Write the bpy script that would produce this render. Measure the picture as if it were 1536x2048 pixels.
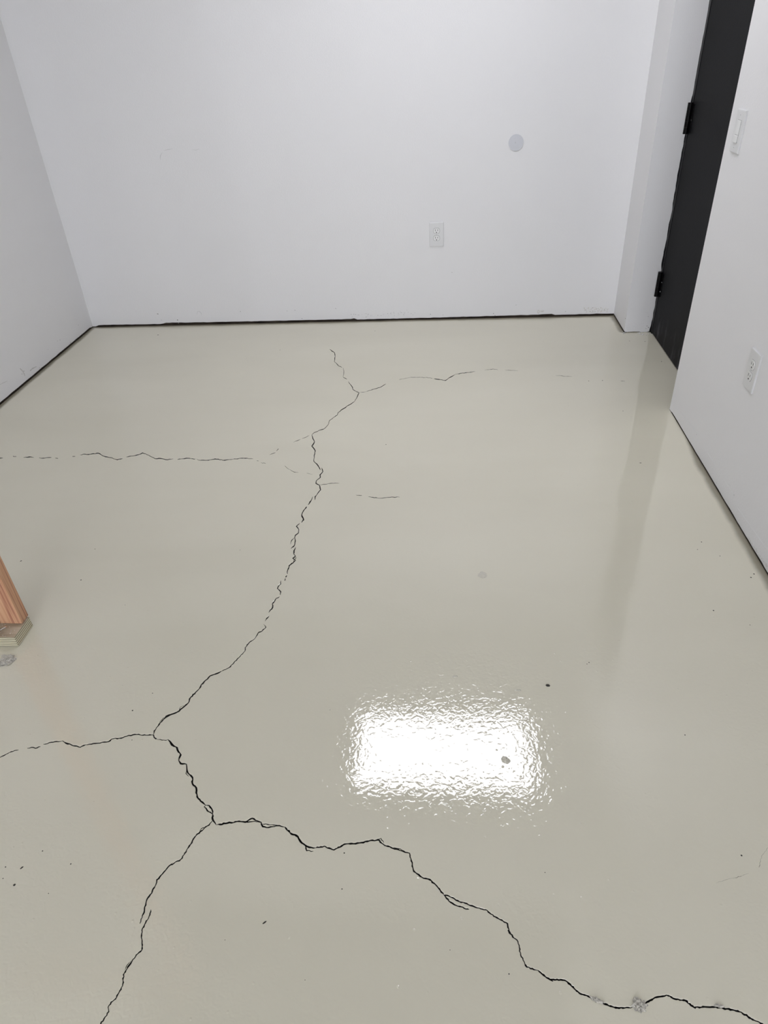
import bpy, bmesh, math, random
import numpy as np
from mathutils import Vector, Matrix, noise
from mathutils.geometry import delaunay_2d_cdt
rnd = random.Random(7)
for o in list(bpy.data.objects): bpy.data.objects.remove(o)
C = bpy.context.scene.collection

# ------------------------------------------------------------ camera
CAM = Vector((0, 0, 1.42)); FPX = 1368.97
RX = Vector((0.9961505, 0.0729802, -0.04855991)); UP = Vector((-0.00205699, 0.57326951, 0.81936429)); FW = Vector((-0.08763529, 0.81611026, -0.57121283))
cd = bpy.data.cameras.new('camera'); cam = bpy.data.objects.new('camera', cd); C.objects.link(cam)
cd.sensor_fit = 'HORIZONTAL'; cd.sensor_width = 36; cd.lens = FPX/1536*36; cd.clip_start = .02
m3 = Matrix((RX, UP, -FW)).transposed()
cam.matrix_world = Matrix.Translation(CAM) @ m3.to_4x4()
bpy.context.scene.camera = cam
def ray(px, py): return RX*((px-768)/FPX) + UP*((1024-py)/FPX) + FW
def at(px, py, axis=2, val=0.0):
    d = ray(px, py); t = (val-CAM[axis])/d[axis]; return CAM + d*t

# ------------------------------------------------------------ world, exposure, ceiling lamps (light values)
w = bpy.data.worlds.new('world'); bpy.context.scene.world = w; w.use_nodes = True
w.node_tree.nodes['Background'].inputs[0].default_value = (.6, .65, .7, 1); w.node_tree.nodes['Background'].inputs[1].default_value = .05
vs = bpy.context.scene.view_settings
vs.view_transform = 'Standard'; vs.look = 'None'; vs.gamma = 1; vs.use_curve_mapping = False; vs.exposure = 0.2
LAMP_E = 8.1; FILL_E = 9.6; FILL_COL = (.93, .97, 1.07); LAMP_COL = (.97, .975, 1.03)  # window values: added fill glow from behind the camera
LAMPS = [(0.00, 2.82), (0.25, -3.0)]  # first lamp is mirrored in the floor; second is added, unseen fill

# ------------------------------------------------------------ room numbers (metres)
XL, XR, XD, YB, YJ, YE, YR, H = -2.207, .9917, 1.1345, 4.054, 3.770, 2.823, -6.0, 2.49

# ------------------------------------------------------------ materials
def mat(name, col, rough=.5, spec=.5, metal=0, bump=None, var=None):
    m = bpy.data.materials.new(name); m.use_nodes = True; nt = m.node_tree; b = nt.nodes['Principled BSDF']
    b.inputs['Base Color'].default_value = (*col, 1); b.inputs['Roughness'].default_value = rough
    b.inputs['Metallic'].default_value = metal; b.inputs['Specular IOR Level'].default_value = spec
    tc = nt.nodes.new('ShaderNodeTexCoord')
    if var:
        n = nt.nodes.new('ShaderNodeTexNoise'); n.inputs['Scale'].default_value = var[0]; n.inputs['Detail'].default_value = 4
        nt.links.new(tc.outputs['Object'], n.inputs['Vector'])
        r = nt.nodes.new('ShaderNodeValToRGB'); r.color_ramp.elements[0].position = .3; r.color_ramp.elements[1].position = .7
        r.color_ramp.elements[0].color = (*[c*(1-var[1]) for c in col], 1); r.color_ramp.elements[1].color = (*[min(1, c*(1+var[1])) for c in col], 1)
        nt.links.new(n.outputs['Fac'], r.inputs[0]); nt.links.new(r.outputs[0], b.inputs['Base Color'])
    if bump:
        n = nt.nodes.new('ShaderNodeTexNoise'); n.inputs['Scale'].default_value = bump[0]; n.inputs['Detail'].default_value = 3
        nt.links.new(tc.outputs['Object'], n.inputs['Vector'])
        bp = nt.nodes.new('ShaderNodeBump'); bp.inputs['Strength'].default_value = 1; bp.inputs['Distance'].default_value = bump[1]
        nt.links.new(n.outputs['Fac'], bp.inputs['Height']); nt.links.new(bp.outputs[0], b.inputs['Normal'])
    return m
M = {}
M['wall'] = mat('wall_paint', (.80, .795, .80), .55, .4, bump=(170, .0006), var=(1.1, .012))
M['ceiling'] = mat('ceiling_paint', (.80, .80, .79), .8, .3, bump=(120, .0005))
M['grey_wall'] = mat('rear_wall_paint', (.80, .80, .80), .7, .3)
M['plate_wood'] = mat('dark_sole_plate', (.055, .043, .032), .9, .2, var=(9, .6))  # dark tone also used for the painted gap shade and the added ceiling bay
M['plastic'] = mat('white_plastic', (.70, .70, .70), .28, .5)
M['speck'] = mat('grey_speck', (.27, .26, .25), .7, .3)
M['socket'] = mat('white_nylon', (.80, .80, .79), .25, .5)
M['disc'] = mat('grey_white_cover', (.60, .608, .645), .4, .5)
M['slot'] = mat('dark_slot', (.012, .012, .012), .8, .2)
M['slotgrey'] = mat('shadowed_slot', (.10, .10, .10), .7, .2)
M['frame'] = mat('black_frame_paint', (.006, .006, .007), .35, .25, bump=(90, .0004))
M['hinge'] = mat('black_hinge', (.002, .002, .002), .35, .15)
M['steel'] = mat('bright_steel', (.75, .75, .75), .25, .5, 1)
M['crack'] = mat('crack_concrete', (.035, .034, .032), .95, .1, var=(140, .6))
M['crumb'] = mat('concrete_crumb', (.55, .525, .47), .8, .4, bump=(420, .002), var=(260, .35))
M['glaze'] = mat('coated_chip', (.64, .61, .52), .12, .5, bump=(260, .002))
M['grit'] = mat('dark_grit', (.04, .037, .033), .8, .3)
M['plaster'] = mat('plaster_crumb', (.72, .71, .69), .8, .3, bump=(300, .002), var=(200, .25))
M['scuff'] = mat('scuff_grey', (.60, .59, .575), .7, .3, var=(160, .25))
M['pencil'] = mat('pencil_grey', (.60, .60, .60), .7, .3)
M['stain'] = mat('brown_stain', (.60, .57, .51), .8, .3, var=(220, .4))

def door_material():
    m = mat('black_door_paint', (.0105, .0105, .0115), .5, .05, bump=(140, .0003)); nt = m.node_tree; b = nt.nodes['Principled BSDF']
    tc = nt.nodes.new('ShaderNodeTexCoord'); sp = nt.nodes.new('ShaderNodeSeparateXYZ'); nt.links.new(tc.outputs['Object'], sp.inputs[0])
    mp = nt.nodes.new('ShaderNodeMapping'); mp.inputs['Scale'].default_value = (1, 26, 9); nt.links.new(tc.outputs['Object'], mp.inputs[0])
    n = nt.nodes.new('ShaderNodeTexNoise'); n.inputs['Scale'].default_value = 1.0; n.inputs['Detail'].default_value = 5; nt.links.new(mp.outputs[0], n.inputs['Vector'])
    r = nt.nodes.new('ShaderNodeMapRange'); r.inputs[1].default_value = .52; r.inputs[2].default_value = .72; nt.links.new(n.outputs['Fac'], r.inputs[0])
    z = nt.nodes.new('ShaderNodeMapRange'); z.inputs[1].default_value = .17; z.inputs[2].default_value = .05; nt.links.new(sp.outputs['Z'], z.inputs[0])
    mu = nt.nodes.new('ShaderNodeMath'); mu.operation = 'MULTIPLY'; nt.links.new(r.outputs[0], mu.inputs[0]); nt.links.new(z.outputs[0], mu.inputs[1])
    mx = nt.nodes.new('ShaderNodeMix'); mx.data_type = 'RGBA'; mx.inputs['A'].default_value = (.0105, .0105, .0115, 1); mx.inputs['B'].default_value = (.06, .055, .065, 1)
    nt.links.new(mu.outputs[0], mx.inputs['Factor']); nt.links.new(mx.outputs['Result'], b.inputs['Base Color'])
    return m
M['door'] = door_material()

def wood_material(name, cols, scale, axis_scale, rough=.6, bump=.0006):
    m = mat(name, cols[0], rough, .3); nt = m.node_tree; b = nt.nodes['Principled BSDF']
    tc = nt.nodes.new('ShaderNodeTexCoord'); mp = nt.nodes.new('ShaderNodeMapping'); mp.inputs['Scale'].default_value = axis_scale
    nt.links.new(tc.outputs['Object'], mp.inputs[0])
    wv = nt.nodes.new('ShaderNodeTexNoise'); wv.inputs['Scale'].default_value = scale; wv.inputs['Detail'].default_value = 3; wv.inputs['Distortion'].default_value = .35
    nt.links.new(mp.outputs[0], wv.inputs['Vector'])
    r = nt.nodes.new('ShaderNodeValToRGB'); cr = r.color_ramp
    for i, c in enumerate(cols):
        e = cr.elements[i] if i < 2 else cr.elements.new(.5)
        e.color = (*c, 1)
    ps = [.30 + .42*i/(len(cols)-1) for i in range(len(cols))]
    els = list(cr.elements)
    for i in range(len(cols)): cr.elements[i].position = ps[i]
    for i, c in enumerate(cols): cr.elements[i].color = (*c, 1)
    nt.links.new(wv.outputs['Fac'], r.inputs[0]); nt.links.new(r.outputs[0], b.inputs['Base Color'])
    bp = nt.nodes.new('ShaderNodeBump'); bp.inputs['Distance'].default_value = bump; nt.links.new(wv.outputs['Fac'], bp.inputs['Height']); nt.links.new(bp.outputs[0], b.inputs['Normal'])
    return m
M['fir'] = wood_material('reddish_fir', [(.27, .105, .06), (.52, .27, .155), (.64, .38, .23), (.36, .15, .09), (.78, .55, .36)], 1.0, (58, 58, 1.6))
def ringed_material():
    m = mat('treated_end_grain', (.5, .46, .35), .8, .2); nt = m.node_tree; b = nt.nodes['Principled BSDF']
    tc = nt.nodes.new('ShaderNodeTexCoord'); wv = nt.nodes.new('ShaderNodeTexWave'); wv.bands_direction = 'Z'
    wv.inputs['Scale'].default_value = 44; wv.inputs['Distortion'].default_value = 1.3; wv.inputs['Detail'].default_value = 2; wv.inputs['Detail Scale'].default_value = .5
    nt.links.new(tc.outputs['Object'], wv.inputs['Vector'])
    r = nt.nodes.new('ShaderNodeValToRGB'); cr = r.color_ramp; cr.elements[0].position = .0; cr.elements[1].position = .40
    cr.elements[0].color = (.15, .13, .07, 1); cr.elements[1].color = (.68, .63, .47, 1)
    nt.links.new(wv.outputs['Color'], r.inputs[0]); nt.links.new(r.outputs[0], b.inputs['Base Color'])
    bp = nt.nodes.new('ShaderNodeBump'); bp.inputs['Distance'].default_value = .0012; nt.links.new(wv.outputs['Color'], bp.inputs['Height']); nt.links.new(bp.outputs[0], b.inputs['Normal'])
    return m
M['treated'] = ringed_material()
M['treated_top'] = wood_material('treated_top', [(.24, .18, .13), (.44, .36, .26), (.55, .46, .35)], 1.0, (9, 45, 20), .8)

def floor_material():
    m = bpy.data.materials.new('epoxy_floor'); m.use_nodes = True; nt = m.node_tree; N = nt.nodes.new; L = nt.links.new
    b = nt.nodes['Principled BSDF']; b.inputs['Roughness'].default_value = .045; b.inputs['IOR'].default_value = 1.74
    tc = N('ShaderNodeTexCoord'); P = tc.outputs['Object']
    def nz(scale, det=2, dist=0., mp=None):
        n = N('ShaderNodeTexNoise'); n.inputs['Scale'].default_value = scale; n.inputs['Detail'].default_value = det; n.inputs['Distortion'].default_value = dist
        if mp:
            q = N('ShaderNodeMapping'); q.inputs['Scale'].default_value = mp; L(P, q.inputs[0]); L(q.outputs[0], n.inputs['Vector'])
        else: L(P, n.inputs['Vector'])
        return n.outputs['Fac']
    def mth(op, a, c, clamp=False):
        n = N('ShaderNodeMath'); n.operation = op; n.use_clamp = clamp
        for i, v in enumerate((a, c)):
            if v is None: continue
            if isinstance(v, (int, float)): n.inputs[i].default_value = v
            else: L(v, n.inputs[i])
        return n.outputs[0]
    def rng(v, a, bb, c=0, d=1):
        n = N('ShaderNodeMapRange'); n.interpolation_type = 'SMOOTHSTEP'
        for i, x in enumerate((a, bb, c, d)): n.inputs[i+1].default_value = x
        L(v, n.inputs[0]); return n.outputs[0]
    # colour: even greige with roller-wide tonal drift
    cl = N('ShaderNodeValToRGB'); cl.color_ramp.elements[0].position = .3; cl.color_ramp.elements[1].position = .72
    cl.color_ramp.elements[0].color = (.712, .678, .556, 1); cl.color_ramp.elements[1].color = (.752, .718, .594, 1)
    L(nz(1.0, 3, .3, (.9, 2.6, 1)), cl.inputs[0]); 
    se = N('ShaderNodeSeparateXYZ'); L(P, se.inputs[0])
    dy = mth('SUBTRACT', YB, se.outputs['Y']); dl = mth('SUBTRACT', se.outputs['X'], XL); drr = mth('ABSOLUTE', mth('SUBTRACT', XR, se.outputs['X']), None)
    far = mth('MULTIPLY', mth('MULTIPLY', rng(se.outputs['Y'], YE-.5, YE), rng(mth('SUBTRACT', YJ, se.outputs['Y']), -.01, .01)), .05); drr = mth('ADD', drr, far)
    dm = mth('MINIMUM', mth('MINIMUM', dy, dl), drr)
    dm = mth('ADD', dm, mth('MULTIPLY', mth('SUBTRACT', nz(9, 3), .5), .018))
    edge_shade = mth('MULTIPLY', rng(dm, .034, .010), .75)  # contact shade and mirrored gap along the walls, painted into the floor colour
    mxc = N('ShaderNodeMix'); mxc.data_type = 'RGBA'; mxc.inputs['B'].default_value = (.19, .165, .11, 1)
    L(edge_shade, mxc.inputs['Factor']); L(cl.outputs[0], mxc.inputs['A']); L(mxc.outputs['Result'], b.inputs['Base Color'])
    # relief: orange peel, strength drifting over the floor and along the roller laps
    sep = N('ShaderNodeSeparateXYZ'); L(P, sep.inputs[0])
    amt = mth('MULTIPLY', rng(nz(1.3, 2), .40, .64, .8, 1.3), rng(sep.outputs['Y'], 2.15, 1.25, .20, 1.0))
    lap = None
    for yc, wd, s in ((1.33, .05, 1.2), (2.02, .07, 1.1), (2.45, .05, .7)):
        d = mth('ABSOLUTE', mth('SUBTRACT', mth('ADD', sep.outputs['Y'], mth('MULTIPLY', nz(1.7, 1), .10)), yc+.05), None)
        v = rng(d, wd, 0, 0, s); lap = v if lap is None else mth('ADD', lap, v)
    amt = mth('ADD', amt, mth('MULTIPLY', mth('MULTIPLY', lap, .5), rng(nz(2.1, 2), .42, .6, 0, 1)))
    peel = mth('ADD', nz(72, 1.0, .9), mth('MULTIPLY', nz(170, .0, .3), .16))
    hgt = mth('ADD', mth('MULTIPLY', mth('MULTIPLY', peel, amt), 1.0), mth('MULTIPLY', nz(6, 1), 1.2))
    v = N('ShaderNodeTexVoronoi'); v.inputs['Scale'].default_value = 24; L(P, v.inputs['Vector'])
    pin = rng(v.outputs['Distance'], .085, .0, 0, 2.0)
    hgt = mth('ADD', hgt, pin)
    bp = N('ShaderNodeBump'); bp.inputs['Strength'].default_value = 1; bp.inputs['Distance'].default_value = .00030
    L(hgt, bp.inputs['Height']); L(bp.outputs[0], b.inputs['Normal'])
    L(rng(amt, .8, 2.6, .012, .05), b.inputs['Roughness'])
    return m
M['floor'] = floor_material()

# ------------------------------------------------------------ helpers
def link(name, bm, m, parent=None, smooth=False, loc=None, mats=None):
    me = bpy.data.meshes.new(name); bm.normal_update(); bm.to_mesh(me); bm.free()
    for x in (mats or [m]): me.materials.append(x)
    if smooth:
        for p in me.polygons: p.use_smooth = True
    o = bpy.data.objects.new(name, me); C.objects.link(o)
    if parent is not None: o.parent = parent
    if loc is not None: o.location = loc
    return o
def empty(name, loc=(0, 0, 0), rot=None):
    o = bpy.data.objects.new(name, None); C.objects.link(o); o.location = loc; o.empty_display_size = .05
    if rot: o.rotation_euler = rot
    return o
def tag(o, label=None, cat=None, group=None, kind=None):
    for k, v in (('label', label), ('category', cat), ('group', group), ('kind', kind)):
        if v: o[k] = v
    return o
def box(bm, x0, x1, y0, y1, z0, z1, bev=0, seg=2):
    r = bmesh.ops.create_cube(bm, size=1)
    vs_ = r['verts']
    for v in vs_:
        v.co = Vector(((x0+x1)/2 + v.co.x*(x1-x0), (y0+y1)/2 + v.co.y*(y1-y0), (z0+z1)/2 + v.co.z*(z1-z0)))
    if bev:
        es = list({e for v in vs_ for e in v.link_edges})
        bmesh.ops.bevel(bm, geom=es, offset=bev, segments=seg, profile=.6, affect='EDGES')
def cyl(bm, c, r, h, axis='z', seg=20, r2=None):
    q = bmesh.ops.create_cone(bm, cap_ends=True, segments=seg, radius1=r, radius2=r if r2 is None else r2, depth=h)
    R = {'z': Matrix.Identity(3), 'y': Matrix.Rotation(math.pi/2, 3, 'X'), 'x': Matrix.Rotation(math.pi/2, 3, 'Y')}[axis]
    for v in q['verts']: v.co = R @ v.co + Vector(c)
def prism(bm, pts, d0, d1, bev=0):
    """outline pts in local XZ, extruded in Y from d0 to d1"""
    a = [bm.verts.new((x, d0, z)) for x, z in pts]; c = [bm.verts.new((x, d1, z)) for x, z in pts]; n = len(pts)
    f0 = bm.faces.new(a); bm.faces.new(c[::-1])
    for i in range(n): bm.faces.new((a[i], c[i], c[(i+1) % n], a[(i+1) % n]))
    bmesh.ops.recalc_face_normals(bm, faces=bm.faces[:])
    if bev: bmesh.ops.bevel(bm, geom=list(f0.edges), offset=bev, segments=2, profile=.6, affect='EDGES')
def fnoise(t, s, seed=0.): return noise.noise(Vector((t*s, seed, seed*.37)))

# ------------------------------------------------------------ FLOOR with real cracks
# each crack: (full width in px on the photograph's frame, points px)
K = []
def ck(wd, *p): K.append((wd, [tuple(p[i:i+2]) for i in range(0, len(p), 2)]))
ck(1.2, 659.2,698.6, 669.3,706, 670.2,712.8, 668.5,723.2, 677.6,732, 684,735)
ck(.8, 686.6,736, 687.7,745.6, 685.8,753.8)
ck(1.1, 685.8,753.8, 694,758.8); ck(1.1, 697,763, 700.8,768.9, 704.9,774.3, 705.7,779, 711.7,782.5, 718,785.3, 714.5,793.5, 709,803)
ck(1.2, 709,803, 696.7,810.7, 685.8,818, 676.2,825, 674.3,830.4, 659.2,840.8, 657,848.2, 648.3,857.7, 637.9,861, 628.3,865.4, 623.7,869.5)
ck(1.6, 623.7,869.5, 625.6,876.9, 629.1,883.7, 623.7,891.9, 630.5,901.5, 628.3,911, 627.5,922, 633.3,927.5, 637.9,934.3, 640.6,939.8)
ck(1.6, 643.4,935.7, 645.6,943, 640,949.3, 640.6,954.8, 632.4,961.6, 631.9,966.6, 638.4,969.8, 641.2,979.4, 634.6,987.6, 630.2,993, 629.7,999.9)
ck(.7, 720,785, 732.2,783.4); ck(1.0, 732.2,783.4, 747.3,778.4, 762.3,773.8, 771.9,767.5)
ck(.5, 798,759.5, 820,754.8, 853.9,754.8, 866,757); ck(1.2, 867.4,757.5, 891,761, 901.2,754.2, 911.4,748.4); ck(1.0, 911.4,748.4, 935,745, 950.3,743)
ck(.6, 969,740.6, 985.9,737.9, 996,739.6); ck(.4, 1010,740, 1036.7,741.3); ck(.4, 1111,750.8, 1145,753.5); ck(.8, 1241,762, 1250,762.3)
ck(.6, 619,870.5, 603.7,877.4); ck(.9, 601,878.5, 587.3,884.5); ck(.9, 557.2,897.4, 553,902); ck(.9, 551,905, 547.7,906.4, 539.5,909.7)
ck(1.3, -12,914, 0,916.3, 6,916); ck(1.2, 26,912.6, 32.6,912.9); ck(1.4, 46.9,915.2, 58.6,913.9, 67.7,915.2); ck(1.4, 78,915.6, 83.3,916.5, 102.9,915)
ck(1.2, 110.7,916, 115.9,917); ck(1.0, 144.5,912.9, 150.5,912.9)
ck(1.4, 160.2,910, 169.3,908.2, 177,909, 196.6,906.4, 208.3,912.6, 221.4,915.2, 234.4,919.6, 245.3,917.3)
ck(1.4, 252.6,914.2, 276,909.5, 285.2,905.8, 296.9,910.3, 309.9,917.3, 321.6,917, 332,919.4, 346.4,917.8)
ck(1.3, 355,919, 372.4,916.5, 391,918); ck(1.3, 393.2,918.3, 400,920.8, 413.7,920.6, 430,917.9, 449.2,920.6, 465.6,918.4); ck(1.1, 465.6,918.4, 487.5,916.3, 506,917.4)
ck(1.0, 513.5,921.5, 517,922); ck(1.0, 521.7,925.3, 531.3,926.7); ck(.9, 569.5,931.6, 577.7,938.4); ck(.7, 577.7,938.4, 588.7,944.4, 596.9,945.2); ck(.6, 613.3,946.3, 624.8,948.8)
ck(.7, 638.4,969.8, 653,968.5, 663.9,966.3, 679,967); ck(.8, 711.7,989.8, 724,990.6); ck(.9, 736.3,993.6, 761,996.4, 780,994.5, 799.2,994.2)
ck(1.9, 625.6,993.3, 622.5,1000.5, 615.9,1009.7); ck(2.2, 613.5,1013, 612.2,1014.8, 607.1,1021, 603.4,1029.2, 607.1,1039.4, 603,1045)
ck(1.8, 599.5,1046, 592.8,1052.4, 597.5,1058.9, 596.9,1065.5, 590.7,1070.2, 589.3,1074.9, 590.7,1081.5, 588.7,1090.7, 581.9,1096.9)
ck(1.4, 589.3,1074.9, 583.5,1080.5, 581,1088.7)
ck(1.9, 591.7,1093.8, 588,1101, 587.6,1108, 590.7,1111.2, 585.6,1116.3, 591.3,1120.9, 583.5,1126.6, 578.4,1130.7, 575.3,1139.9, 574.9,1148)
ck(1.4, 590.7,1111.2, 592,1116, 586.5,1121.5)
ck(1.9, 573.5,1151, 571.2,1154.3); ck(1.6, 570.6,1157, 569.6,1161.4)
ck(1.9, 562,1161, 561.4,1167.6, 556.9,1171.7, 554.8,1176.8, 561.4,1183, 560,1190.2); ck(1.9, 558.9,1193.2, 552.4,1196.3, 544.6,1207.6, 545.2,1214.8, 540.5,1219.9, 537.4,1225)
ck(1.7, 538.4,1231.2, 530.2,1242.4); ck(1.7, 527.1,1248.6, 531.7,1254.1, 524,1261.9, 515.9,1266, 510.7,1275.2, 501.5,1282.4, 490.2,1294.7, 489.8,1301.9, 472.8,1320.4, 458.1,1335, 443.4,1342)
ck(2.2, 443.4,1342, 431.2,1347.6, 420.2,1351.4, 414.6,1358, 402.5,1369, 398,1377.5, 391.4,1384, 381.4,1394, 375.9,1406.3, 368.2,1412.9, 358.2,1421.7, 346,1427.3, 332.7,1433.9, 320.6,1445, 312.8,1455, 308.4,1461.6, 306.6,1469.3)
ck(1.3, 349,1426, 335,1430.6, 326,1436.5, 319,1445); ck(1.2, 368,1411, 361,1414, 358,1421)
ck(2.0, 306.8,1469.5, 299.5,1469.3, 281.8,1470, 277.4,1468.2, 257.5,1470.4, 242,1476, 226.5,1477, 213.2,1483.7, 200,1485.8, 186.5,1486.7, 170.8,1489.4)
ck(2.6, 170.8,1489.4, 160.4,1494.2, 150,1491.5, 135.4,1487.3, 125,1481.5); ck(1.8, 125,1481.5, 116.7,1483, 102,1484.2, 86.5,1488.3); ck(1.6, 81.3,1492.9, 70.8,1496.3, 63.5,1494.2, 54.2,1496.3)
ck(1.5, 37.5,1499.8, 29,1500.8, 12.5,1508, 0,1514.4, -14,1520)
ck(3.0, 306.8,1469.5, 308.4,1474.9, 312.8,1477.8); ck(1.8, 312.8,1477.8, 327.2,1479.7, 336,1478.9)
ck(3.0, 336,1478.9, 344.9,1489.3, 353.8,1494.8, 357.1,1503.6, 361.5,1509.2, 358.9,1514.7, 357.7,1521.4, 361.5,1526.9, 372.6,1528, 373.7,1538, 375.9,1545.7, 384.8,1554.6, 384.8,1566.7, 392.5,1575.6, 392.5,1585.5, 394.3,1593.3, 401.4,1602, 411.3,1609.9)
ck(2.2, 337,1480, 343,1490, 350,1493.5); ck(1.8, 373,1542, 372,1547, 378,1553)
ck(2.8, 411.3,1609.9, 418,1610.6, 423.5,1617.6, 425.3,1627.6); ck(2.6, 411.3,1609.9, 408.4,1613.2, 414.6,1621, 423.5,1626.5, 425.3,1628.5); ck(3.4, 425.3,1627.6, 425.3,1638.7, 432.3,1649.7)
ck(2.3, 425.3,1640.9, 418,1649.7, 408,1656.4, 400.2,1663, 389.2,1674, 383.6,1685.2, 377,1694, 368.0,1709, 361.6,1718.3, 347.5,1726.5, 335.8,1733.5, 326.4,1745.2, 319.4,1753.4, 313.5,1759.3, 310,1772.2, 300.6,1788.6, 292.4,1802.7, 288.9,1816.7, 286.6,1827.3, 281.9,1837.8, 279.5,1847.2)
ck(1.4, 410,1655, 403,1657, 399,1664); ck(1.6, 346,1725, 339,1731, 333,1738)
ck(2.3, 301.8,1819, 299.5,1829.6, 291.2,1844.8, 284.7,1856.6, 283,1870.6, 284.2,1882.3, 283.5,1900, 272.5,1909.3, 265.5,1918.7, 260.8,1926.9, 253.8,1937.4, 246.7,1949, 246.7,1964.4, 242,1978.4, 232.7,1994.8, 222,2004, 216.2,2013.6, 217.4,2023, 208,2037, 201,2048, 190,2066, 178,2096, 181,2130, 165,2175, 158,2230)
ck(1.6, 262,1922, 255,1929, 250,1940)
ck(2.8, 432.3,1649.7, 455,1645.7, 478,1642.2, 490.3,1643.9, 504.4,1636.2, 522,1644, 525.5,1652.7, 537.8,1654.5, 555.4,1651, 569.4,1653.8)
ck(2.0, 490.3,1643.9, 506,1642.5, 518,1643.5); ck(1.6, 523.7,1647.5, 539.5,1649.4, 556,1650)
ck(3.4, 569.4,1653.8, 580,1665, 595.8,1673, 601,1682.6, 609.8,1689.7, 618.6,1694.2, 631,1695.6); ck(2.2, 598,1680, 603,1685, 607,1687); ck(2.2, 609.8,1690, 613.4,1700.9, 626.7,1702)
ck(2.8, 631,1695.6, 648.5,1692, 667.9,1699.5, 689,1687.9, 718.8,1685.4, 738.2,1681.6, 755.8,1679, 766.3,1687.9, 785.6,1696.7, 806.7,1702, 819,1706, 822.5,1721.3, 827.8,1742.4, 843.6,1754, 859.5,1758.9, 878.8,1777.5, 887.6,1789.8)
ck(1.6, 755,1679, 762,1676, 768,1686); ck(1.6, 785,1695, 797,1697, 808,1701)
ck(2.6, 887.6,1789.8, 898,1791.6, 915.7,1801, 936.8,1809, 961.2,1817.2, 974.4,1820.5, 987.6,1832.4, 1015,1847, 1018.5,1865.4, 1036,1883, 1041.3,1909.5, 1053.7,1933.7, 1075.7,1940.3)
ck(2.6, 887.6,1789.8, 898,1802, 915.7,1812, 938.6,1819)
ck(3.4, 1075.7,1940.3, 1099.9,1958.8, 1128.5,1960, 1146,1973.3, 1159.3,1986.5, 1185.7,1995.3, 1207.7,2007.2, 1238.5,2016, 1264.9,2014.2)
ck(5.0, 1180,1994, 1190,2000, 1203,2005); ck(3.5, 1016,1860, 1021,1868); ck(3.0, 1094,1955, 1106,1963)
ck(3.4, 1264.9,2014.2, 1291.3,2006.3, 1300,2000.6, 1313.4,1994, 1333.2,1990, 1353,1998.4, 1370.6,2000.6, 1388.2,2014.2, 1427.8,2013.8, 1454.2,2017.3, 1482.8,2023.9, 1502.6,2037, 1524.6,2047.2, 1552,2060, 1590,2071, 1622,2098, 1668,2104, 1720,2130)
ck(4.5, 1384,2011, 1392,2016); ck(4.2, 1426,2013, 1440,2012, 1450,2017)
ck(.35, 1545,1680, 1536,1695, 1523,1712, 1518.7,1733.5); ck(.9, 1519.5,1730, 1518,1735); ck(.3, 1497.4,1746.3, 1474.7,1754.8, 1449,1760.5, 1432,1766); ck(.55, 1483,1752, 1470,1756)

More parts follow.
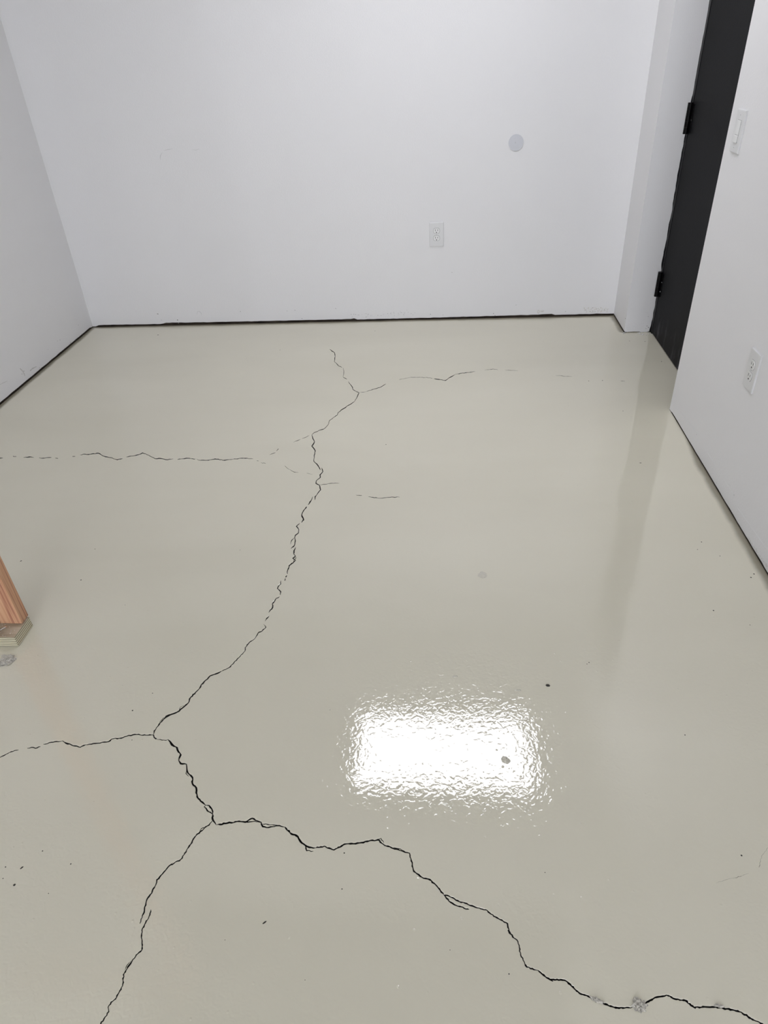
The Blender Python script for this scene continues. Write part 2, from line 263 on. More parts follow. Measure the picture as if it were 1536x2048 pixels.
def floor_build():
    root = tag(empty('floor'), kind='structure')
    V, F, kind = [], [], []
    X0, X1, Y0, Y1 = XL-.1, XD+.3, YR, YB+.1
    V += [Vector(v) for v in ((X0, Y0), (X1, Y0), (X1, Y1), (X0, Y1))]
    nx, ny = 14, 26
    for i in range(nx+1):
        for j in range(ny+1):
            if (i in (0, nx)) and (j in (0, ny)): continue
            V.append(Vector((X0+(X1-X0)*i/nx, Y0+(Y1-Y0)*j/ny)))
    def ribbon(pts, hws, k):
        L_, R_ = [], []
        n = len(pts)
        for i, p in enumerate(pts):
            a = Vector(pts[max(0, i-1)]); b = Vector(pts[min(n-1, i+1)]); d = (b-a)
            if d.length < 1e-6: d = Vector((1, 0))
            d.normalize(); nn = Vector((-d.y, d.x)); q = Vector(p)
            l = q + nn*hws[i]; r = q - nn*hws[i]
            L_.append(at(l.x, l.y).xy); R_.append(at(r.x, r.y).xy)
        base = len(V)
        for l, r in zip(L_, R_): V.append(l); V.append(r)
        for i in range(n-1):
            q = [base+2*i, base+2*i+1, base+2*i+3, base+2*i+2]
            for t in ((q[0], q[1], q[2]), (q[0], q[2], q[3])):      # counter-clockwise triangles
                a, b, c = (V[j] for j in t); ar = (b-a).cross(c-a)
                if abs(ar) > 1e-12: F.append(list(t if ar > 0 else t[::-1])); kind.append(k)
    for wd, pts in K:
        dense = []; 
        for (x0, y0), (x1, y1) in zip(pts, pts[1:]):
            L = math.hypot(x1-x0, y1-y0); n = max(1, int(L/(3.4 if y0 > 1300 else 3)))
            for i in range(n):
                t = i/n; j = (0 if i == 0 else 1.05)*(.5 if y0 < 1100 else .8 if y0 < 1450 else 1.)
                nx_, ny_ = -(y1-y0)/L, (x1-x0)/L; s = rnd.uniform(-j, j)
                dense.append((x0+(x1-x0)*t+nx_*s, y0+(y1-y0)*t+ny_*s))
        dense.append(pts[-1])
        N_ = len(dense); hw = []
        for i in range(N_):
            e = min(1, .35+min(i, N_-1-i)*.45) if N_ > 3 else .8
            hw.append(wd*.5*e*rnd.uniform(.62, 1.38))
        ribbon(dense, hw, 1)
        if wd > 1.4: ribbon(dense, [h+.75 for h in hw], 2)
    E_ = {frozenset(e) for f in F for e in ((f[0], f[1]), (f[1], f[2]), (f[2], f[0]))}
    vo, eo, fo, ov, oe, of = delaunay_2d_cdt(V, [(0, 1), (1, 2), (2, 3), (3, 0)] + [tuple(e) for e in E_], [], 0, 1e-6, True)
    # a triangle belongs to a crack (1) or to its worn lip (2) when its centre lies in that ribbon
    cen = np.array([[sum(vo[i].x for i in f)/3, sum(vo[i].y for i in f)/3] for f in fo])
    cls = np.zeros(len(fo), int)
    for f, k in zip(F, kind):
        A, B, D_ = (np.array(V[i]) for i in f)
        lo = np.minimum(np.minimum(A, B), D_); hi = np.maximum(np.maximum(A, B), D_)
        idx = np.nonzero((cen[:, 0] > lo[0]) & (cen[:, 0] < hi[0]) & (cen[:, 1] > lo[1]) & (cen[:, 1] < hi[1]))[0]
        if not len(idx): continue
        p = cen[idx]; cr = lambda P, Q: (Q[0]-P[0])*(p[:, 1]-P[1]) - (Q[1]-P[1])*(p[:, 0]-P[0])
        inn = idx[(cr(A, B) >= 0) & (cr(B, D_) >= 0) & (cr(D_, A) >= 0)]
        cls[inn] = 1 if k == 1 else np.where(cls[inn] == 1, 1, 2)
    cls = cls.tolist()
    incrack = set(); 
    for f, c in zip(fo, cls):
        if c == 1: incrack.update(f)
    edgecls = {}
    for f, c in zip(fo, cls):
        for a, b in zip(f, f[1:]+f[:1]): edgecls.setdefault(frozenset((a, b)), []).append(c)
    # lower the lip only where every surrounding floor triangle is a lip triangle
    flat = set()
    for f, c in zip(fo, cls):
        if c == 0: flat.update(f)
    zz = [(-.0006 if (i in incrack and i not in flat) else 0.) for i in range(len(vo))]
    bm = bmesh.new(); vv = [bm.verts.new((v.x, v.y, z)) for v, z in zip(vo, zz)]
    for f, c in zip(fo, cls):
        if c != 1:
            try: bm.faces.new([vv[i] for i in f])
            except ValueError: pass
    # slab sides and underside
    d = [bm.verts.new((x, y, -.12)) for x, y in ((X0, Y0), (X1, Y0), (X1, Y1), (X0, Y1))]
    bm.faces.new(d[::-1])
    loose = [v for v in bm.verts if not v.link_faces]; bmesh.ops.delete(bm, geom=loose, context='VERTS')
    for f in bm.faces:
        f.normal_update()
        if f.calc_center_median().z > -.01 and f.normal.z < 0: f.normal_flip()
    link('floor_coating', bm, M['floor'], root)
    # cracks: connected groups of crack triangles, each a recessed groove
    tris = [i for i, c in enumerate(cls) if c == 1]
    par = {}
    def find(a):
        while par.setdefault(a, a) != a: par[a] = par[par[a]]; a = par[a]
        return a
    for i in tris:
        f = fo[i]
        for v in f[1:]: par[find(v)] = find(f[0])
    comp = {}
    for i in tris: comp.setdefault(find(fo[i][0]), []).append(i)
    for ids in sorted(comp.values(), key=len, reverse=True):
        bm = bmesh.new(); top, bot = {}, {}
        D = .007
        def T(i):
            if i not in top: top[i] = bm.verts.new((vo[i].x, vo[i].y, zz[i]))
            return top[i]
        def B(i):
            if i not in bot: bot[i] = bm.verts.new((vo[i].x, vo[i].y, -D))
            return bot[i]
        for i in ids:
            f = fo[i]
            try: bm.faces.new([B(x) for x in f])
            except ValueError: pass
            for a, b in zip(f, f[1:]+f[:1]):
                if any(c != 1 for c in edgecls[frozenset((a, b))]):
                    try: bm.faces.new((T(a), T(b), B(b), B(a)))
                    except ValueError: pass
        link('crack', bm, M['crack'], root)
    return root
floor = floor_build()

# ------------------------------------------------------------ walls
def strip(bm, path, gapf, top, th=.013, step=.02, off=0):
    """vertical board along a plan path; room lies to the LEFT of the path direction; ragged lower edge"""
    pts = []; s = 0.
    for (x0, y0), (x1, y1) in zip(path, path[1:]):
        L = math.hypot(x1-x0, y1-y0); n = max(1, round(L/step)) if L > step else 1
        for i in range(n): pts.append((x0+(x1-x0)*i/n, y0+(y1-y0)*i/n, s+L*i/n, i == 0))
        s += L
    pts.append((*path[-1], s, True))
    n = len(pts); fr, bk = [], []
    for i, (x, y, s_, c) in enumerate(pts):
        a = pts[max(0, i-1)]; b = pts[min(n-1, i+1)]
        d0 = Vector((x-a[0], y-a[1])); d1 = Vector((b[0]-x, b[1]-y))
        if d0.length < 1e-9: d0 = d1
        if d1.length < 1e-9: d1 = d0
        d0.normalize(); d1.normalize()
        n0 = Vector((d0.y, -d0.x)); n1 = Vector((d1.y, -d1.x)); m_ = (n0+n1); m_ = m_/max(.3, m_.length_squared)*2
        g = gapf(s_)
        z1_ = [g, g+.02, .16, top]
        fr.append([bm.verts.new((x, y, z)) for z in z1_])
        bk.append([bm.verts.new((x+m_.x*th, y+m_.y*th, z)) for z in (g, top)])
    for i in range(n-1):
        for k in range(3): bm.faces.new((fr[i][k], fr[i+1][k], fr[i+1][k+1], fr[i][k+1]))
        bm.faces.new((bk[i+1][0], bk[i][0], bk[i][1], bk[i+1][1]))
        bm.faces.new((fr[i+1][0], fr[i][0], bk[i][0], bk[i+1][0])); bm.faces.new((fr[i][3], fr[i+1][3], bk[i+1][1], bk[i][1]))
    for i, fl in ((0, 1), (n-1, 0)):
        q = [fr[i][0], fr[i][1], fr[i][2], fr[i][3], bk[i][1], bk[i][0]]
        bm.faces.new(q if fl else q[::-1])
    bmesh.ops.recalc_face_normals(bm, faces=bm.faces[:])

def gap_back(s):
    x = XL + s
    px = [(-2.3, .004), (-2.19, .004), (-2.16, .013), (-1.75, .010), (-1.74, .017), (-1.2, .014), (-.56, .014), (-.55, .019), (-.53, .010), (.1, .012), (.55, .015), (.63, .018), (.64, .011), (.95, .012), (1.2, .010)]
    g = px[-1][1]
    for (a, ga), (b, gb) in zip(px, px[1:]):
        if a <= x <= b: g = ga+(gb-ga)*(x-a)/(b-a); break
    return g + .0016*fnoise(x, 23, 3.1) + .0012*fnoise(x, 70, 1.7)
wb = tag(empty('wall_back'), kind='structure')
bm = bmesh.new(); strip(bm, [(XL, YB), (XR, YB)][::1], gap_back, H) if False else None
# path direction chosen so that +n (d.y,-d.x) points OUT of the room
strip(bm, [(XR, YB), (XL, YB)], lambda s: gap_back((XR-s)-XL), H)
link('drywall', bm, M['wall'], wb)
bm = bmesh.new(); box(bm, XL-.1, XR+.1, YB+.0135, YB+.10, 0, .038); link('bottom_plate', bm, M['plate_wood'], wb)
bm = bmesh.new(); box(bm, XL, XR, YB+.0005, YB+.014, .0002, .0006); link('gap_shade', bm, M['plate_wood'], wb)  # dark strip paints the shade into the gap under the board; same on side walls

wl = tag(empty('wall_left'), kind='structure')
bm = bmesh.new(); strip(bm, [(XL, YB), (XL, YR)], lambda s: .011+.0015*fnoise(s, 19, 5.)-(.005 if s < .03 else 0), H); link('drywall', bm, M['wall'], wl)
bm = bmesh.new(); box(bm, XL-.10, XL-.0135, YR, YB, 0, .038); link('bottom_plate', bm, M['plate_wood'], wl)
bm = bmesh.new(); box(bm, XL-.014, XL-.0003, YR, YB, .0002, .0006); link('gap_shade', bm, M['plate_wood'], wl)

wr = tag(empty('wall_right'), kind='structure')
bm = bmesh.new()
def gap_right(s):     # s from the room's rear towards the door
    y = YR + s
    g = .0074 + .0012*fnoise(y, 17, 9.)
    if 1.4 < y < 2.06: g += .003*max(0, fnoise(y, 21, 4.4)) + .0015*fnoise(y, 60, 2.)
    if y > YE-.03: g *= .4
    return g
strip(bm, [(XR, YR), (XR, YE), (XD+.1, YE)], gap_right, H)
strip(bm, [(XD+.1, YJ), (XR, YJ), (XR, YB)], lambda s: (.001 if s < .16 else .004)+(.002*abs(fnoise(s, 45, 7.)) if s < .24 else .006)+(.010*max(0, 1-abs(s-.102)/.014)), H, step=.008)
box(bm, XR, XD+.1, YE+.014, YJ-.014, 2.075, H)
link('drywall', bm, M['wall'], wr)
bm = bmesh.new(); box(bm, XR+.0135, XR+.10, YR, YE-.014, 0, .038); box(bm, XR+.0135, XR+.13, YJ+.014, YB, 0, .036); link('bottom_plate', bm, M['plate_wood'], wr)
bm = bmesh.new(); box(bm, XR+.0003, XR+.014, YR, YE, .0002, .0006); box(bm, XR+.0003, XR+.014, YJ, YB, .0002, .0006); link('gap_shade', bm, M['plate_wood'], wr)
WX0, WX1, WZ0, WZ1 = -1.7, .8, .35, 2.3
bm = bmesh.new()
for a in ((XL-.1, WX0, 0, H), (WX1, XR+.2, 0, H), (WX0, WX1, 0, WZ0), (WX0, WX1, WZ1, H)): box(bm, a[0], a[1], YR-.1, YR, a[2], a[3])
tag(link('wall_rear', bm, M['grey_wall']), kind='structure')
OX0, OX1, OY0, OY1 = -1.5, .61, .85, 1.85
bm = bmesh.new()
for a in ((XL-.1, XD+.3, OY1, YB+.1), (XL-.1, XD+.3, YR, OY0), (XL-.1, OX0, OY0, OY1), (OX1, XD+.3, OY0, OY1)): box(bm, *a, H, H+.1)
tag(link('ceiling', bm, M['ceiling']), kind='structure')
# added, unseen dark ceiling bay, guessed from a darker patch mirrored in the floor
bm = bmesh.new(); box(bm, OX0-.02, OX1+.02, OY0-.02, OY1+.02, H+.1, H+.3)
for y in (.85, 1.25, 1.66): box(bm, OX0, OX1, y, y+.038, H+.02, H+.11)
tag(link('added_bay_1', bm, M['plate_wood']), kind='structure')

# ------------------------------------------------------------ door
dr = tag(empty('door_1', (XD, YJ, 0)), kind='structure')
def rel(bm): 
    for v in bm.verts: v.co -= Vector((XD, YJ, 0))
    return bm
bm = bmesh.new(); box(bm, XD+.001, XD+.045, YE+.02, YJ-.0275, .006, 2.04, .0012, 1); link('door_slab', rel(bm), M['door'], dr)
bm = bmesh.new()
box(bm, XD-.0005, XD+.06, YJ-.0235, YJ+.004, 0, 2.07, .0012, 1); box(bm, XD-.0005, XD+.06, YE-.004, YE+.016, 0, 2.07); box(bm, XD-.0005, XD+.06, YE, YJ, 2.045, 2.074)
box(bm, XD+.046, XD+.06, YE, YJ, 0, 2.06)
# ragged edge where the black paint runs on to the white return
zs = [i*.012 for i in range(173)]; a_ = []
for z in zs:
    wv = .0035 + .0055*fnoise(z, 9, 2.2) + .003*fnoise(z, 31, 8.); wv = max(.0004, wv*(.3 if z > 1.12 else 1))
    if .34 < z < .42: wv += .004*(1-abs(z-.37)/.05) if abs(z-.37) < .05 else 0
    a_.append((bm.verts.new((XD-wv, YJ-.0008, z)), bm.verts.new((XD+.002, YJ-.0008, z)), bm.verts.new((XD-wv, YJ+.001, z))))
for p, q in zip(a_, a_[1:]): bm.faces.new((p[0], p[1], q[1], q[0])); bm.faces.new((p[2], p[0], q[0], q[2]))
link('door_frame', rel(bm), M['frame'], dr)
def hinge(z0, z1, bright):
    cx, cy = XD-.0112, YJ-.0255
    bm = bmesh.new()
    box(bm, XD-.0015, XD+.001, cy-.032, cy+.030, z0+.002, z1-.002, .0006, 1)
    h = link('hinge', rel(bm), M['hinge'], dr)
    n = 5; g = (z1-z0)/n
    for i in range(n):
        bm = bmesh.new(); cyl(bm, (cx, cy, z0+g*(i+.5)), .0110, g*.985, 'z', 18); box(bm, cx, XD, cy-.006, cy+.006, z0+g*i+.001, z0+g*(i+1)-.001)
        k = link('knuckle', rel(bm), M['hinge'], h)
    bm = bmesh.new(); cyl(bm, (cx, cy, z1+.001), .0112, .004, 'z', 18); cyl(bm, (cx, cy, z0-.001), .0112, .004, 'z', 18); link('pin', rel(bm), M['hinge'], h)
    bm = bmesh.new()
    for f in bright: cyl(bm, (XD-.0022, cy-.020, z0+(z1-z0)*f), .0036, .003, 'x', 12)
    if bright: link('screw', rel(bm), M['steel'], h)["label"] = 'bright screw heads'
hinge(.973, 1.094, (.45,)); hinge(.210, .331, (.22, .62))
# three-hinge door: the top hinge, above the frame of the photograph
hinge(1.735, 1.856, ())

# ------------------------------------------------------------ outlets, switch, blank cover
def outlet(name, loc, rz, label):
    r = tag(empty(name, loc, (0, 0, rz)), label, 'outlet')
    W, Hh = .0395, .0640
    bm = bmesh.new(); box(bm, -W, W, -.0065, 0, -Hh, Hh); bmesh.ops.bevel(bm, geom=[e for e in bm.edges if e.verts[0].co.y < -.006 and e.verts[1].co.y < -.006], offset=.0030, segments=3, profile=.6, affect='EDGES'); link('cover_plate', bm, M['plastic'], r)
    for s in (1, -1):
        cz = s*.0197
        pts = []
        for k in range(28):
            a = 2*math.pi*k/28; x = .0175*math.cos(a); z = .0175*math.sin(a); z = max(-.0142, min(.0142, z)); pts.append((x, z))
        bm = bmesh.new(); prism(bm, [(x*1.05, z*1.06) for x, z in pts], -.0067, -.0045); 
        for v in bm.verts: v.co.z += cz
        rec = link('recess', bm, M['slotgrey'], r)
        bm = bmesh.new(); prism(bm, pts, -.0082, -.003, .0008)
        for v in bm.verts: v.co.z += cz
        f = link('receptacle', bm, M['socket'], r)
        for x, hh in ((-.0063, .0046), (.0063, .0038)):
            bm = bmesh.new(); box(bm, x-.0013, x+.0013, -.0086, -.006, cz+.0036-hh, cz+.0036+hh); link('slot', bm, M['slotgrey'], f)
        bm = bmesh.new(); cyl(bm, (0, -.0076, cz-.0085), .0028, .002, 'y', 14); link('ground_hole', bm, M['slot'], f)
    bm = bmesh.new(); cyl(bm, (0, -.0068, 0), .003, .0014, 'y', 14); sc = link('screw', bm, M['plastic'], r)
    bm = bmesh.new(); box(bm, -.0024, .0024, -.0077, -.0074, -.0004, .0004); link('screw_slot', bm, M['slotgrey'], sc)
    return r
p = at(873, 468.5, 1, YB)
outlet('wall_outlet', (p.x, YB, p.z), 0, 'white duplex outlet with square-edged cover plate on the back wall')
p = at(1506.5, 741, 0, XR)
outlet('wall_outlet', (XR, p.y, p.z), -math.pi/2, 'white duplex outlet low on the right wall near the frame edge')

p = at(1479, 262.5, 0, XR)
sw = tag(empty('light_switch', (XR, p.y, p.z), (0, 0, -math.pi/2)), 'white slide dimmer switch in a tall cover plate high on the right wall', 'switch')
bm = bmesh.new(); box(bm, -.04, .04, -.0070, 0, -.064, .064); bmesh.ops.bevel(bm, geom=[e for e in bm.edges if e.verts[0].co.y < -.006 and e.verts[1].co.y < -.006], offset=.0034, segments=3, profile=.6, affect='EDGES'); link('cover_plate', bm, M['plastic'], sw)
bm = bmesh.new(); box(bm, -.0174, .0174, -.0073, -.004, -.0340, .0340); link('recess', bm, M['slotgrey'], sw)
bm = bmesh.new(); box(bm, -.0165, .0165, -.0086, -.004, -.0100, .0333, .0008, 1); link('paddle', bm, M['socket'], sw)
bm = bmesh.new(); box(bm, -.0165, .0165, -.0110, -.004, -.0333, -.0108, .0012, 1); link('switch_button', bm, M['socket'], sw)
for z in (.0485, -.0485):
    bm = bmesh.new(); cyl(bm, (0, -.0072, z), .0024, .0010, 'y', 12); s_ = link('screw', bm, M['plastic'], sw)
    bm = bmesh.new(); box(bm, -.0008, .0008, -.0080, -.0075, z-.0008, z+.0008); link('screw_slot', bm, M['slot'], s_)

p = at(1032, 285, 1, YB)
bc = tag(empty('blank_cover', (p.x, YB, p.z)), 'round flat grey-white blank cover disc on the back wall', 'cover plate')
bm = bmesh.new(); cyl(bm, (0, -.0016, 0), .0382, .0032, 'y', 64); cyl(bm, (0, -.0038, 0), .0370, .0012, 'y', 64, .0382)
link('cover_disc', bm, M['disc'], bc)
bm = bmesh.new(); box(bm, -.0040, -.0032, -.0050, -.0042, -.003, .004); link('screw_slot', bm, M['slotgrey'], bc)

# ------------------------------------------------------------ framing timber at the left edge
fr = tag(empty('wall_framing', (-1.243, 1.335, 0)), 'reddish fir stud standing on a pressure-treated bottom plate at the left edge', 'lumber')
O = Vector((-1.243, 1.335, 0))
bm = bmesh.new(); box(bm, XL+.002, O.x, O.y, O.y+.087, .0005, .038, .0022, 2)
bmesh.ops.subdivide_edges(bm, edges=[e for e in bm.edges if e.calc_length() > .5], cuts=40)
for v in bm.verts:
    k = .0009*noise.noise(v.co*31); v.co.y += k; v.co.z += k*.4 if v.co.z > .02 else 0
    v.co -= O
bm.normal_update()
for f in bm.faces:
    if f.normal.z > .7: f.material_index = 1
link('bottom_plate', bm, None, fr, mats=[M['treated'], M['treated_top']])
bm = bmesh.new(); box(bm, -1.3365, -1.2474, 1.3900, 1.4275, .0388, H-.039, .0025, 2)
for v in bm.verts: v.co -= O
link('stud', bm, M['fir'], fr)
bm = bmesh.new(); box(bm, XL+.002, O.x, O.y, O.y+.092, H-.0385, H-.0005, .002, 1)
for v in bm.verts: v.co -= O
link('top_plate', bm, M['fir'], fr)
for a, b in (((-1.307, 1.352, .040), (-1.288, 1.372, .043)), ((-1.318, 1.366, .040), (-1.312, 1.384, .052))):
    a, b = Vector(a)-O, Vector(b)-O; bm = bmesh.new(); q = bmesh.ops.create_cone(bm, cap_ends=True, segments=10, radius1=.0017, radius2=.0017, depth=(b-a).length)
    R = (b-a).to_track_quat('Z', 'Y').to_matrix()
    for v in q['verts']: v.co = R @ v.co + (a+b)/2
    cyl(bm, b, .0036, .0012, 'z', 10)
    link('nail', bm, M['steel'], fr)
bm = bmesh.new()
for _ in range(46):
    x = rnd.uniform(-1.35, -1.248); y = rnd.uniform(1.338, 1.392); s = rnd.uniform(.0005, .0015)
    q = bmesh.ops.create_icosphere(bm, subdivisions=1, radius=s)
    for v in q['verts']: v.co = Vector((v.co.x*rnd.uniform(.8, 2.2), v.co.y, v.co.z*.6)) + Vector((x, y, .0383+s*.3)) - O
sd = link('sawdust', bm, M['stain'], fr); sd['kind'] = 'stuff'

# ------------------------------------------------------------ bits lying on the floor
def lump(name, px, py, wpx, hpx, zh, m, label, cat, rot=0, seed=1, sub=3, rough=.35):
    c = at(px, py); sx = (at(px+wpx/2, py)-at(px-wpx/2, py)).length/2; sy = (at(px, py+hpx/2)-at(px, py-hpx/2)).length/2
    bm = bmesh.new(); bmesh.ops.create_icosphere(bm, subdivisions=sub, radius=1)
    for v in bm.verts:
        n = 1 + rough*noise.noise(v.co*2.1+Vector((seed, 0, 0))) + rough*.6*noise.noise(v.co*5+Vector((0, seed, 0)))
        v.co = Vector((v.co.x*sx*n, v.co.y*sy*n, max(-.02, v.co.z)*zh*n))
    o = link(name, bm, m, None, smooth=False, loc=(c.x, c.y, .0002)); o.rotation_euler.z = rot
    return tag(o, label, cat)
lump('concrete_crumb', 12, 1321, 29, 18, .0045, M['crumb'], 'grey crumbled concrete lump on the floor in front of the treated plate', 'rubble', 0, 3, 4, .7)
lump('concrete_crumb', 1279, 2011, 24, 22, .0045, M['crumb'], 'pale crumbly lump filling the wide crack at the bottom right', 'rubble', .3, 8, 4, .8)
lump('concrete_crumb', 1194, 2001, 24, 9, .003, M['crumb'], 'low grey crumbs in the wide crack left of the pale lump, bottom right', 'rubble', -.35, 21, 3, .8)
lump('concrete_crumb', 1438, 2012, 16, 6, .003, M['crumb'], 'small grey crumb in the crack near the lower right corner', 'rubble', -.1, 24, 3, .8)
lump('floor_chip', 1011, 1520, 18, 12, .0035, M['glaze'], 'small coated chip standing in the bright lamp reflection', 'debris', -.5, 5)
lump('floor_chip', 1096, 1371, 9, 5, .002, M['grit'], 'tiny dark chip on the floor above the right end of the lamp reflection', 'debris', -.4, 6, 2)
lump('paint_blob', 965, 1150, 17, 12, .002, M['glaze'], 'small glossy coating blob in the middle of the floor', 'debris', .2, 11, 3, .5)
lump('coating_flake', 910, 1353, 11, 5, .0012, M['glaze'], 'tiny raised flake above the lamp reflection', 'debris', .1, 12, 2)
lump('coating_flake', 1036, 1381, 13, 5, .0012, M['glaze'], 'tiny raised flake at the upper right of the lamp reflection', 'debris', -.1, 15, 2)
lump('floor_chip', 29, 1770, 5, 4, .0015, M['grit'], 'tiny dark chip at the left edge of the floor, lower part', 'debris', .4, 17, 2)
bm = bmesh.new()
def speck(px, py, s, L=1., a=0.):
    c = at(px, py); r = s*(c-CAM).length/FPX/2
    q = bmesh.ops.create_icosphere(bm, subdivisions=1, radius=r)
    R = Matrix.Rotation(a, 3, 'Z')
    for v in q['verts']: v.co = R @ Vector((v.co.x*L, v.co.y, v.co.z*.35)) + c
for s in ((265,1421,3.2), (264,1480,2), (85,1702,2.5), (43.5,1735.5,3,2.2,.9), (141.5,1728,2.6), (97,1787,1.8), (529,1845,3,3,.7), (688.5,1706,3), (684,1778,2.6), (1483,1711,3.2),
          (1370,1470,2.5), (772,889,2.5), (162,1160,2.8), (190,1098,2), (42,1122,2.5,1.6,.6), (305,1386.5,2.2), (1403,1084,2.5), (1395,1099,2), (1502,1155,3), (1508,1148,3), (1440,1112,2),
          (480,1100,1.6), (1177.5,762,2.2), (1205,761,2.4), (1281,926,2.3,2.,.1), (1375,854,2,3,-.3), (1323,723,2.2), (1290,683,2), (1259,682,1.8), (560,700,1.6), (316,670,2.2,1.8,0), (750,662,1.8),
          (1018,1948,2.6), (1246,822,2), (1178,1325,2.6), (1174,1328,2.2), (11,1734,2.4), (6,1757,2), (250,1210,1.5), (1090,1745,2), (1500,1250,2), (1427,1221,3), (660,1420,1.6), (900,1900,1.6), (610,1960,1.5), (450,1880,1.6)):
    speck(*s)
tag(link('grit', bm, M['grit']), 'tiny dark grit specks scattered over the glossy floor', 'grit', kind='stuff')
# plaster crumbs at the foot of the return beside the door
bm = bmesh.new()
for _ in range(60):
    t = rnd.random(); px = 1270+34*t+rnd.uniform(-3, 3); py = 664+4*math.sin(t*3)+rnd.uniform(-3, 3)
    if rnd.random() < .3: px, py = rnd.uniform(1244, 1254), rnd.uniform(662, 668)
    c = at(px, py); r = rnd.uniform(.0010, .0032); q = bmesh.ops.create_icosphere(bm, subdivisions=1, radius=r)
    for v in q['verts']: v.co = Vector((v.co.x*rnd.uniform(.8, 1.7), v.co.y, v.co.z*.7)) + Vector((c.x, c.y, r*.4))
tag(link('plaster_crumbs', bm, M['plaster']), 'pale plaster crumbs at the foot of the white return beside the black door', 'crumbs', kind='stuff')

# ------------------------------------------------------------ marks on the walls (thin relief, children of their wall)
def ribbon_on(wall, parent, pts, wpx, m, name, depth=.0004):
    axis, val, nrm = wall; bm = bmesh.new(); rows = []
    n = len(pts)
    for i, p_ in enumerate(pts):
        a = Vector(pts[max(0, i-1)]); b = Vector(pts[min(n-1, i+1)]); d = (b-a).normalized(); nn = Vector((-d.y, d.x)); q = Vector(p_)
        hw = wpx*.5*(.4 if i in (0, n-1) else rnd.uniform(.7, 1.2)); l = q+nn*hw; r = q-nn*hw
        A, B = at(l.x, l.y, axis, val), at(r.x, r.y, axis, val); N = Vector(nrm)*depth
        rows.append([bm.verts.new(A), bm.verts.new(A+N), bm.verts.new(B+N), bm.verts.new(B)])
    for p_, q in zip(rows, rows[1:]):
        for k in range(3): bm.faces.new((p_[k], q[k], q[k+1], p_[k+1]))
    bm.faces.new(rows[0]); bm.faces.new(rows[-1][::-1]); bmesh.ops.recalc_face_normals(bm, faces=bm.faces[:])
    return link(name, bm, m, parent)
BK = (1, YB, (0, -1, 0)); LF = (0, XL, (1, 0, 0)); RT = (0, XR, (-1, 0, 0)); JB = (1, YJ, (0, -1, 0))
ribbon_on(BK, wb, [(321, 320), (320.5, 312), (325, 304.5)], 1.2, M['pencil'], 'pencil_mark')
ribbon_on(BK, wb, [(328, 301), (336, 299), (345, 297.5)], 1.0, M['pencil'], 'pencil_mark')
ribbon_on(BK, wb, [(384, 299.5), (392, 300), (399, 298)], .9, M['pencil'], 'pencil_mark')
ribbon_on(BK, wb, [(394, 629), (395, 623), (399, 622.5), (403, 627), (403.5, 631)], .8, M['pencil'], 'pencil_mark')
def dots(wall, parent, spots, m, name):
    axis, val, nrm = wall; bm = bmesh.new(); N = Vector(nrm)
    for px, py, s in spots:
        c = at(px, py, axis, val); r = s*.8*(c-CAM).length/FPX/2; q = bmesh.ops.create_icosphere(bm, subdivisions=1, radius=r)
        for v in q['verts']:
            d = v.co; v.co = d - N*(d.dot(N))*.8 + c
    o = link(name, bm, m, parent); o['kind'] = 'stuff'
sp = []
for _ in range(26): sp.append((rnd.uniform(700, 745), rnd.uniform(627, 635), rnd.uniform(.6, 1.6)))
for _ in range(30): sp.append((rnd.gauss(790, 18), rnd.gauss(627, 2.5), rnd.uniform(.6, 1.5)))
sp += [(481,623,1.8), (590,620.5,1.8), (574,622,1.4), (604,637,2), (671.5,617,1.8), (861,628.5,2), (886,630,1.4), (987,627,2.2), (990,631,2), (1032,610,1.4), (1131,623,1.6), (315,627.5,2), (323,640,1.4), (316,628,2.2), (355,640,3), (357,646,2.5), (904,545,1.5)]
dots(BK, wb, sp, M['speck'], 'scuff_specks')
sp = []
for _ in range(110): sp.append((rnd.uniform(1168, 1216), rnd.uniform(615, 625)-(.03*(rnd.random())), rnd.uniform(.7, 1.9)))
for _ in range(26): sp.append((rnd.uniform(1073, 1088), rnd.uniform(620, 627), rnd.uniform(1., 2.)))
dots(BK, wb, sp, M['stain'], 'stain_specks')
dots(LF, wl, [(120, 680, 1.8), (141, 685, 2.2), (115, 682, 1.6), (79, 736, 2), (152, 681, 1.6), (48, 742, 2), (157, 650, 1.4), (44, 748, 2.2), (96, 699, 1.3)], M['speck'], 'scuff_specks')
ribbon_on(LF, wl, [(40, 737), (46, 743), (50, 752)], 3, M['scuff'], 'scuff'); ribbon_on(LF, wl, [(60, 742), (65, 737), (73, 733)], 3, M['scuff'], 'scuff'); ribbon_on(LF, wl, [(0, 769), (8, 765), (15, 762)], 1, M['scuff'], 'scuff')
for i in range(3):
    y = 645+i*5; ribbon_on(JB, wr, [(1253-i*.6, y+5), (1266, y+4), (1280, y+3), (1291-i*3, y+1)], .6, M['wall'], 'paint_ridge', .0012)
dots(JB, wr, [(1296.5, 633, 1.4), (1250.5, 637, 1.5), (1294, 652, 2.0), (1297, 655, 2.4), (1292, 657, 1.6)], M['speck'], 'scuff_specks')
for q in ([(1361, 823.5), (1372, 838), (1384, 853), (1395.6, 869)], [(1409.6, 895.6), (1421, 915), (1432.5, 934)], [(1448, 959), (1458, 975), (1467.6, 990.5)], [(1474.7, 1015), (1495, 1044), (1515, 1072), (1535, 1100)]):
    ribbon_on(RT, wr, q, .6, M['wall'], 'paint_ridge', .0005)
dots(RT, wr, [(1393, 869, 2), (1433, 966, 2), (1460, 971, 1.5), (1468, 990, 2.6), (1524, 1125, 2)], M['speck'], 'scuff_specks')
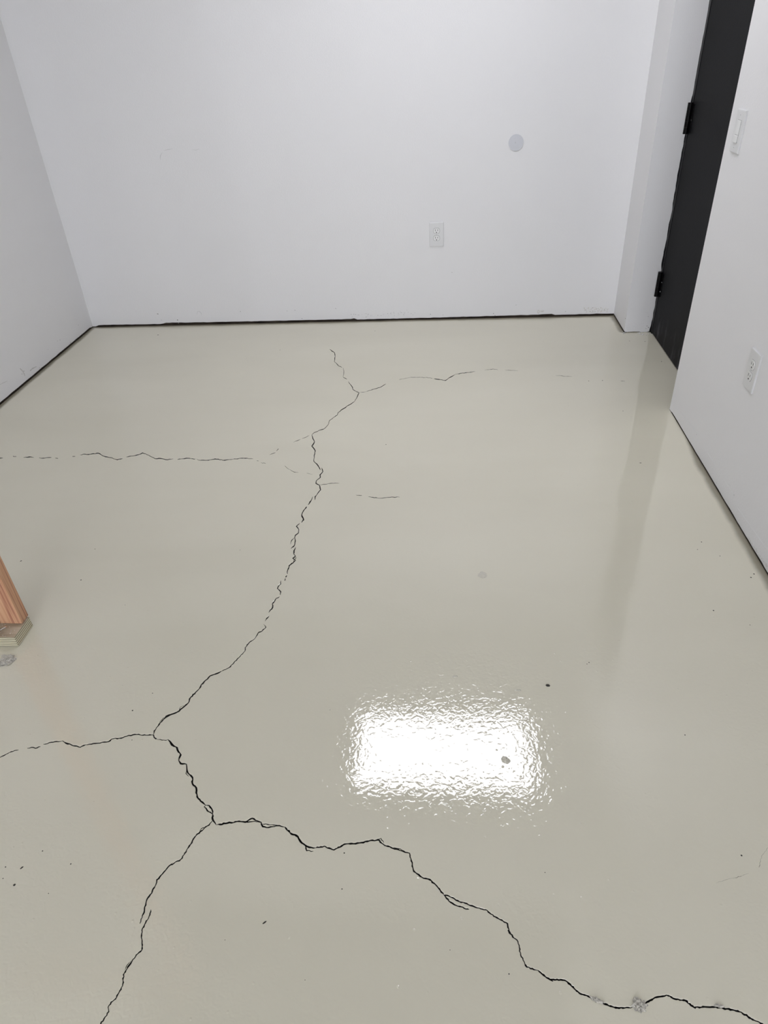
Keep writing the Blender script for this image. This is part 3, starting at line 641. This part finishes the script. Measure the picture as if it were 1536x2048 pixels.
# plaster chips along the lower edge of the right wall
bm = bmesh.new()
for _ in range(34):
    t = rnd.random(); px, py = 1490+44*t, 1067+68*t; c = at(px+rnd.uniform(0, 3), py, 0, XR-.001); r = rnd.uniform(.001, .0026); q = bmesh.ops.create_icosphere(bm, subdivisions=1, radius=r)
    for v in q['verts']: v.co = Vector((v.co.x*.5, v.co.y*1.6, v.co.z)) + c
o = link('plaster_chips', bm, M['plaster'], wr); o['kind'] = 'stuff'

# ------------------------------------------------------------ ceiling lamps (recessed LED panels) and added fill window
def emis(name, col, e):
    m = bpy.data.materials.new(name); m.use_nodes = True; nt = m.node_tree; nt.nodes.clear()
    em = nt.nodes.new('ShaderNodeEmission'); em.inputs[0].default_value = (*col, 1); em.inputs[1].default_value = e
    ou = nt.nodes.new('ShaderNodeOutputMaterial'); nt.links.new(em.outputs[0], ou.inputs[0]); return m
ME = emis('led_panel', LAMP_COL, LAMP_E)
for i, (x, y) in enumerate(LAMPS):
    r = tag(empty('ceiling_light', (x, y, H)), ('white rectangular ceiling panel lamp nearest the back wall', 'added unseen fill panel lamp behind the camera')[i], 'lamp', 'ceiling panel lamps')
    bm = bmesh.new(); box(bm, -.58, .58, -.29, .29, -.012, -.008); link('diffuser', bm, ME, r)
    bm = bmesh.new()
    for a in ((-.60, .60, -.305, -.288), (-.60, .60, .288, .305), (-.60, -.578, -.288, .288), (.578, .60, -.288, .288)): box(bm, *a, -.014, -.0005)
    link('frame', bm, M['plastic'], r)
# added glowing fill window in the rear wall, unseen behind the camera
wn = tag(empty('fill_window_1', ((WX0+WX1)/2, YR-.05, WZ0)), kind='structure')
W0 = Vector(((WX0+WX1)/2, YR-.05, WZ0))
def wpart(name, boxes, m):
    bm = bmesh.new()
    for a in boxes: box(bm, *a)
    for v in bm.verts: v.co -= W0
    return link(name, bm, m, wn)
xm = (WX0+WX1)/2
wpart('fill_frame', [(WX0, WX0+.04, YR-.08, YR-.02, WZ0, WZ1), (WX1-.04, WX1, YR-.08, YR-.02, WZ0, WZ1), (WX0, WX1, YR-.08, YR-.02, WZ0, WZ0+.04), (WX0, WX1, YR-.08, YR-.02, WZ1-.04, WZ1), (xm-.025, xm+.025, YR-.08, YR-.02, WZ0, WZ1)], M['plastic'])
MW = emis('fill_glow', FILL_COL, FILL_E)
for a, b in ((WX0+.04, xm-.025), (xm+.025, WX1-.04)): wpart('fill_pane', [(a, b, YR-.055, YR-.05, WZ0+.04, WZ1-.04)], MW)
